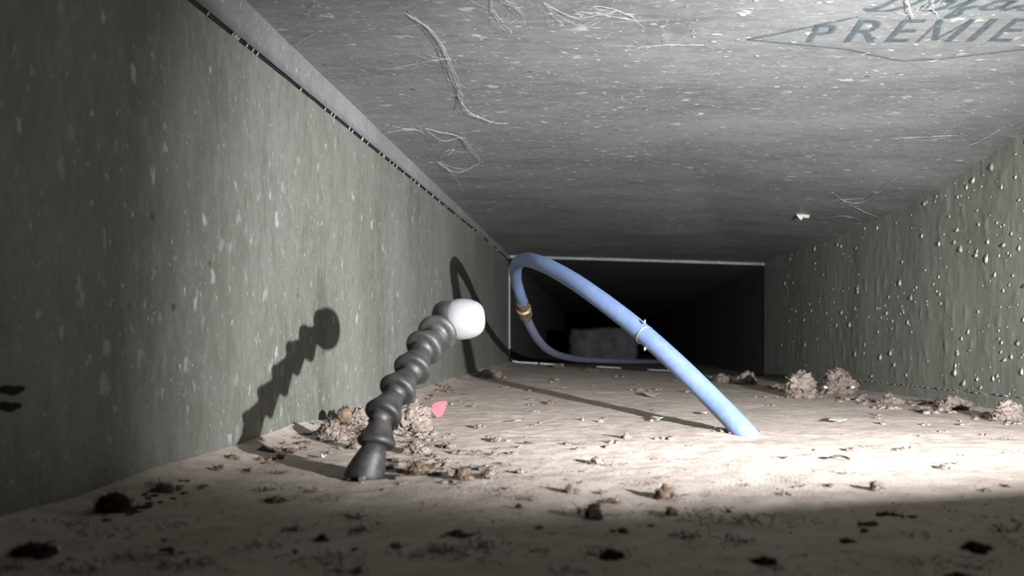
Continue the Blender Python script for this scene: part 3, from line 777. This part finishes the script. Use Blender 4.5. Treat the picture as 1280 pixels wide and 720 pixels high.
# fine debris nobody could count
mb = MB(); random.seed(31)
for i in range(1100):
    px = random.uniform(20, 1330); py = CY+28+(random.random()**.8)*265
    p = on_floor(px, py)
    if not (XL+.003 < p.x < XR-.004 and .15 < p.y < 1.7): continue
    if noise.noise(Vector((p.x*16, p.y*12, 2)))+random.uniform(-.3, .3) < .08: continue
    s = random.uniform(.0002, .0006)+(.0005 if random.random() < .08 else 0); n = 5; V = []
    for j in range(n):
        a = 2*math.pi*j/n; V.append(p+Vector((s*math.cos(a)*random.uniform(.6, 1.7), s*math.sin(a)*random.uniform(.6, 1.6), 0)))
    V.append(p+Vector((random.uniform(-s, s)*.5, 0, s*random.uniform(.6, 1.4))))
    mb.add(V, [(j, (j+1) % n, n) for j in range(n)])
tag(mb.build('dust_crumbs', M_FLUFFD), 'fine brown crumbs scattered over the dusty floor', 'debris', None, 'stuff')

mb = MB(); random.seed(33)
for i in range(80):
    px = random.uniform(10, 1300); py = CY+35+(random.random()**.8)*260
    p = on_floor(px, py)
    if not (XL+.006 < p.x < XR-.006 and .15 < p.y < 1.7): continue
    R_ = random.uniform(.0015, .0045)
    for j in range(random.randint(12, 34)):
        q = p+Vector((random.gauss(0, R_*1.5), random.gauss(0, R_), 0)); q.z = zfloor(q.x, q.y)
        e = q+Vector((random.gauss(0, .0016), random.gauss(0, .0016), abs(random.gauss(0, .0012))))
        mb.tube([q, (q+e)/2+Vector((0, 0, .0005)), e], .00014, 3, False)
tag(mb.build('loose_lint', M_FLUFF), 'loose grey-brown lint strewn thinly over the dusty floor', 'debris', None, 'stuff')

# ------------------------------------------------------------------ cobwebs under the ceiling
def web(paths, label, r=.00028, strands=2, seed=0, jit=.0014):
    rnd = random.Random(seed); mb = MB()
    for path in paths:
        base = [on_ceil(px, py, .0022) for px, py in path]
        base[0].z += .002; base[-1].z += .002
        for k in range(strands):
            q = [p+Vector((rnd.gauss(0, jit), rnd.gauss(0, jit), -abs(rnd.gauss(0, jit)))) if k and 0 < i < len(base)-1 else p for i, p in enumerate(base)]
            r_ = r*.6; b = bez(q, 8); b = [p+Vector((rnd.gauss(0, .0003), rnd.gauss(0, .0003), 0)) for p in b]
            mb.tube(b, [r_*rnd.uniform(.5, 1.5)*(1 if k == 0 else .6) for _ in b], 4)
        for _ in range(3*len(path)):
            i = rnd.randrange(len(base)); p = base[i]; e = p+Vector((rnd.gauss(0, .008), rnd.gauss(0, .010), .001))
            mb.tube([p, (p+e)/2-Vector((0, 0, .0008)), e], r*.28, 3)
    return tag(mb.build('cobweb', M_WEB), label, 'cobweb')
web([[(505, 20), (530, 30), (548, 48), (562, 75), (574, 105), (576, 122), (568, 140)], [(572, 122), (585, 138), (602, 147), (618, 153), (636, 157)]],
    'long dusty cobweb curving down the ceiling left of centre', .0003, 4, 1)
web([[(462, 94), (485, 86), (512, 81), (545, 75), (564, 77)]], 'faint thin cobweb branching left from the long curved one', .0002, 2, 2)
web([[(474, 170), (490, 164), (510, 161), (523, 163), (531, 171)]], 'bright short cobweb hooked onto the left wall strip', .0004, 3, 3, .0008)
web([[(531, 163), (555, 166), (575, 172), (590, 190), (602, 206)], [(548, 205), (556, 190), (568, 189)], [(555, 208), (566, 218), (576, 233)], [(545, 204), (575, 211), (600, 206)]],
    'loose tangle of cobweb near the opening end of the left wall strip', .00035, 3, 4, .003)
web([[(612, 0), (618, 14), (630, 30), (640, 45)], [(625, 0), (650, 12), (655, 30)]], 'wispy cobweb at the top edge of the picture left of centre', .0002, 2, 5)
web([[(700, 20), (740, 8), (775, 14), (795, 30)], [(680, 8), (720, 22), (770, 18)]], 'broad faint cobweb swirl on the ceiling at top centre', .0002, 4, 6, .004)
web([[(778, 61), (805, 58), (835, 56), (880, 60)]], 'single straight cobweb thread across the ceiling centre', .00022, 1, 7)
web([[(1130, -5), (1136, 8), (1140, 18), (1141, 30)], [(1168, -5), (1165, 10), (1172, 22)]], 'white web thread hanging across the script lettering', .0004, 2, 8, .0006)
web([[(1040, 243), (1058, 252), (1078, 253), (1098, 240), (1120, 225)], [(1045, 252), (1080, 250)], [(1062, 258), (1082, 265), (1104, 276)]],
    'cobweb strands fanning where ceiling meets right wall', .0004, 2, 9, .002)
web([[(1030, 275), (1050, 270), (1066, 272), (1078, 281)]], 'short arched cobweb strand near the ceiling end at right', .0004, 2, 10, .001)
web([[(1125, 175), (1160, 171), (1190, 172)], [(1190, 190), (1220, 178), (1250, 165)]], 'thin web threads high along the right ceiling corner', .0003, 2, 11, .001)
web([[(375, 28), (385, 18), (392, 8)], [(360, 62), (376, 52), (400, 42)]], 'faint web wisps at the near end of the left ceiling corner', .0002, 2, 12, .001)

# ------------------------------------------------------------------ grey bundle in the dark duct beyond
rnd = random.Random(3); V, Fc = [], []
bm = bmesh.new(); bmesh.ops.create_cube(bm, size=1); bmesh.ops.subdivide_edges(bm, edges=bm.edges[:], cuts=14, use_grid_fill=True)
for v in bm.verts:
    d = v.co.copy(); r = 1+.10*fbm(d*3, 4); l = max(abs(d.x), abs(d.y), abs(d.z)); d = d*(1-.18*(d.length-l))
    V.append(Vector((d.x*.21*r, d.y*.12*r, (d.z+.5)*.105*r)))
Fc = [tuple(v.index for v in f.verts) for f in bm.faces]; bm.free()
yy = 2.35; M_BUN, nt_, b_ = mat('grey_wrapped_bundle', (.20, .20, .22), .8); k_ = NT(nt_)
k_.link(k_.ramp(k_.noise(k_.coord(), 30), [(.35, (.008, .008, .010)), (.7, (.04, .04, .046))]), b_.inputs['Base Color'])
tag(obj('wrapped_bundle', V, Fc, M_BUN, None, True, Vector(((755-CX)/F*yy, yy, -.062))), 'dim grey wrapped bundle lying deep inside the dark opening', 'bundle')

# all the uncountable loose debris becomes one object
bits = [o for o in list(COL.objects) if o.parent is None and o.get('kind') == 'stuff']
V, Fc, mi, mats = [], [], [], []
for o in bits:
    me = o.data; m_ = me.materials[0]
    if m_ not in mats: mats.append(m_)
    n0 = len(V); V += [tuple(v.co) for v in me.vertices]; Fc += [tuple(i+n0 for i in p.vertices) for p in me.polygons]; mi += [mats.index(m_)]*len(me.polygons)
for o in bits: bpy.data.objects.remove(o)
o = obj('loose_debris', V, Fc, None)
for m_ in mats: o.data.materials.append(m_)
o.data.polygons.foreach_set('material_index', mi)
tag(o, 'brown-grey lint, crumbs and fluff specks strewn thinly over the dusty floor', 'debris', None, 'stuff')
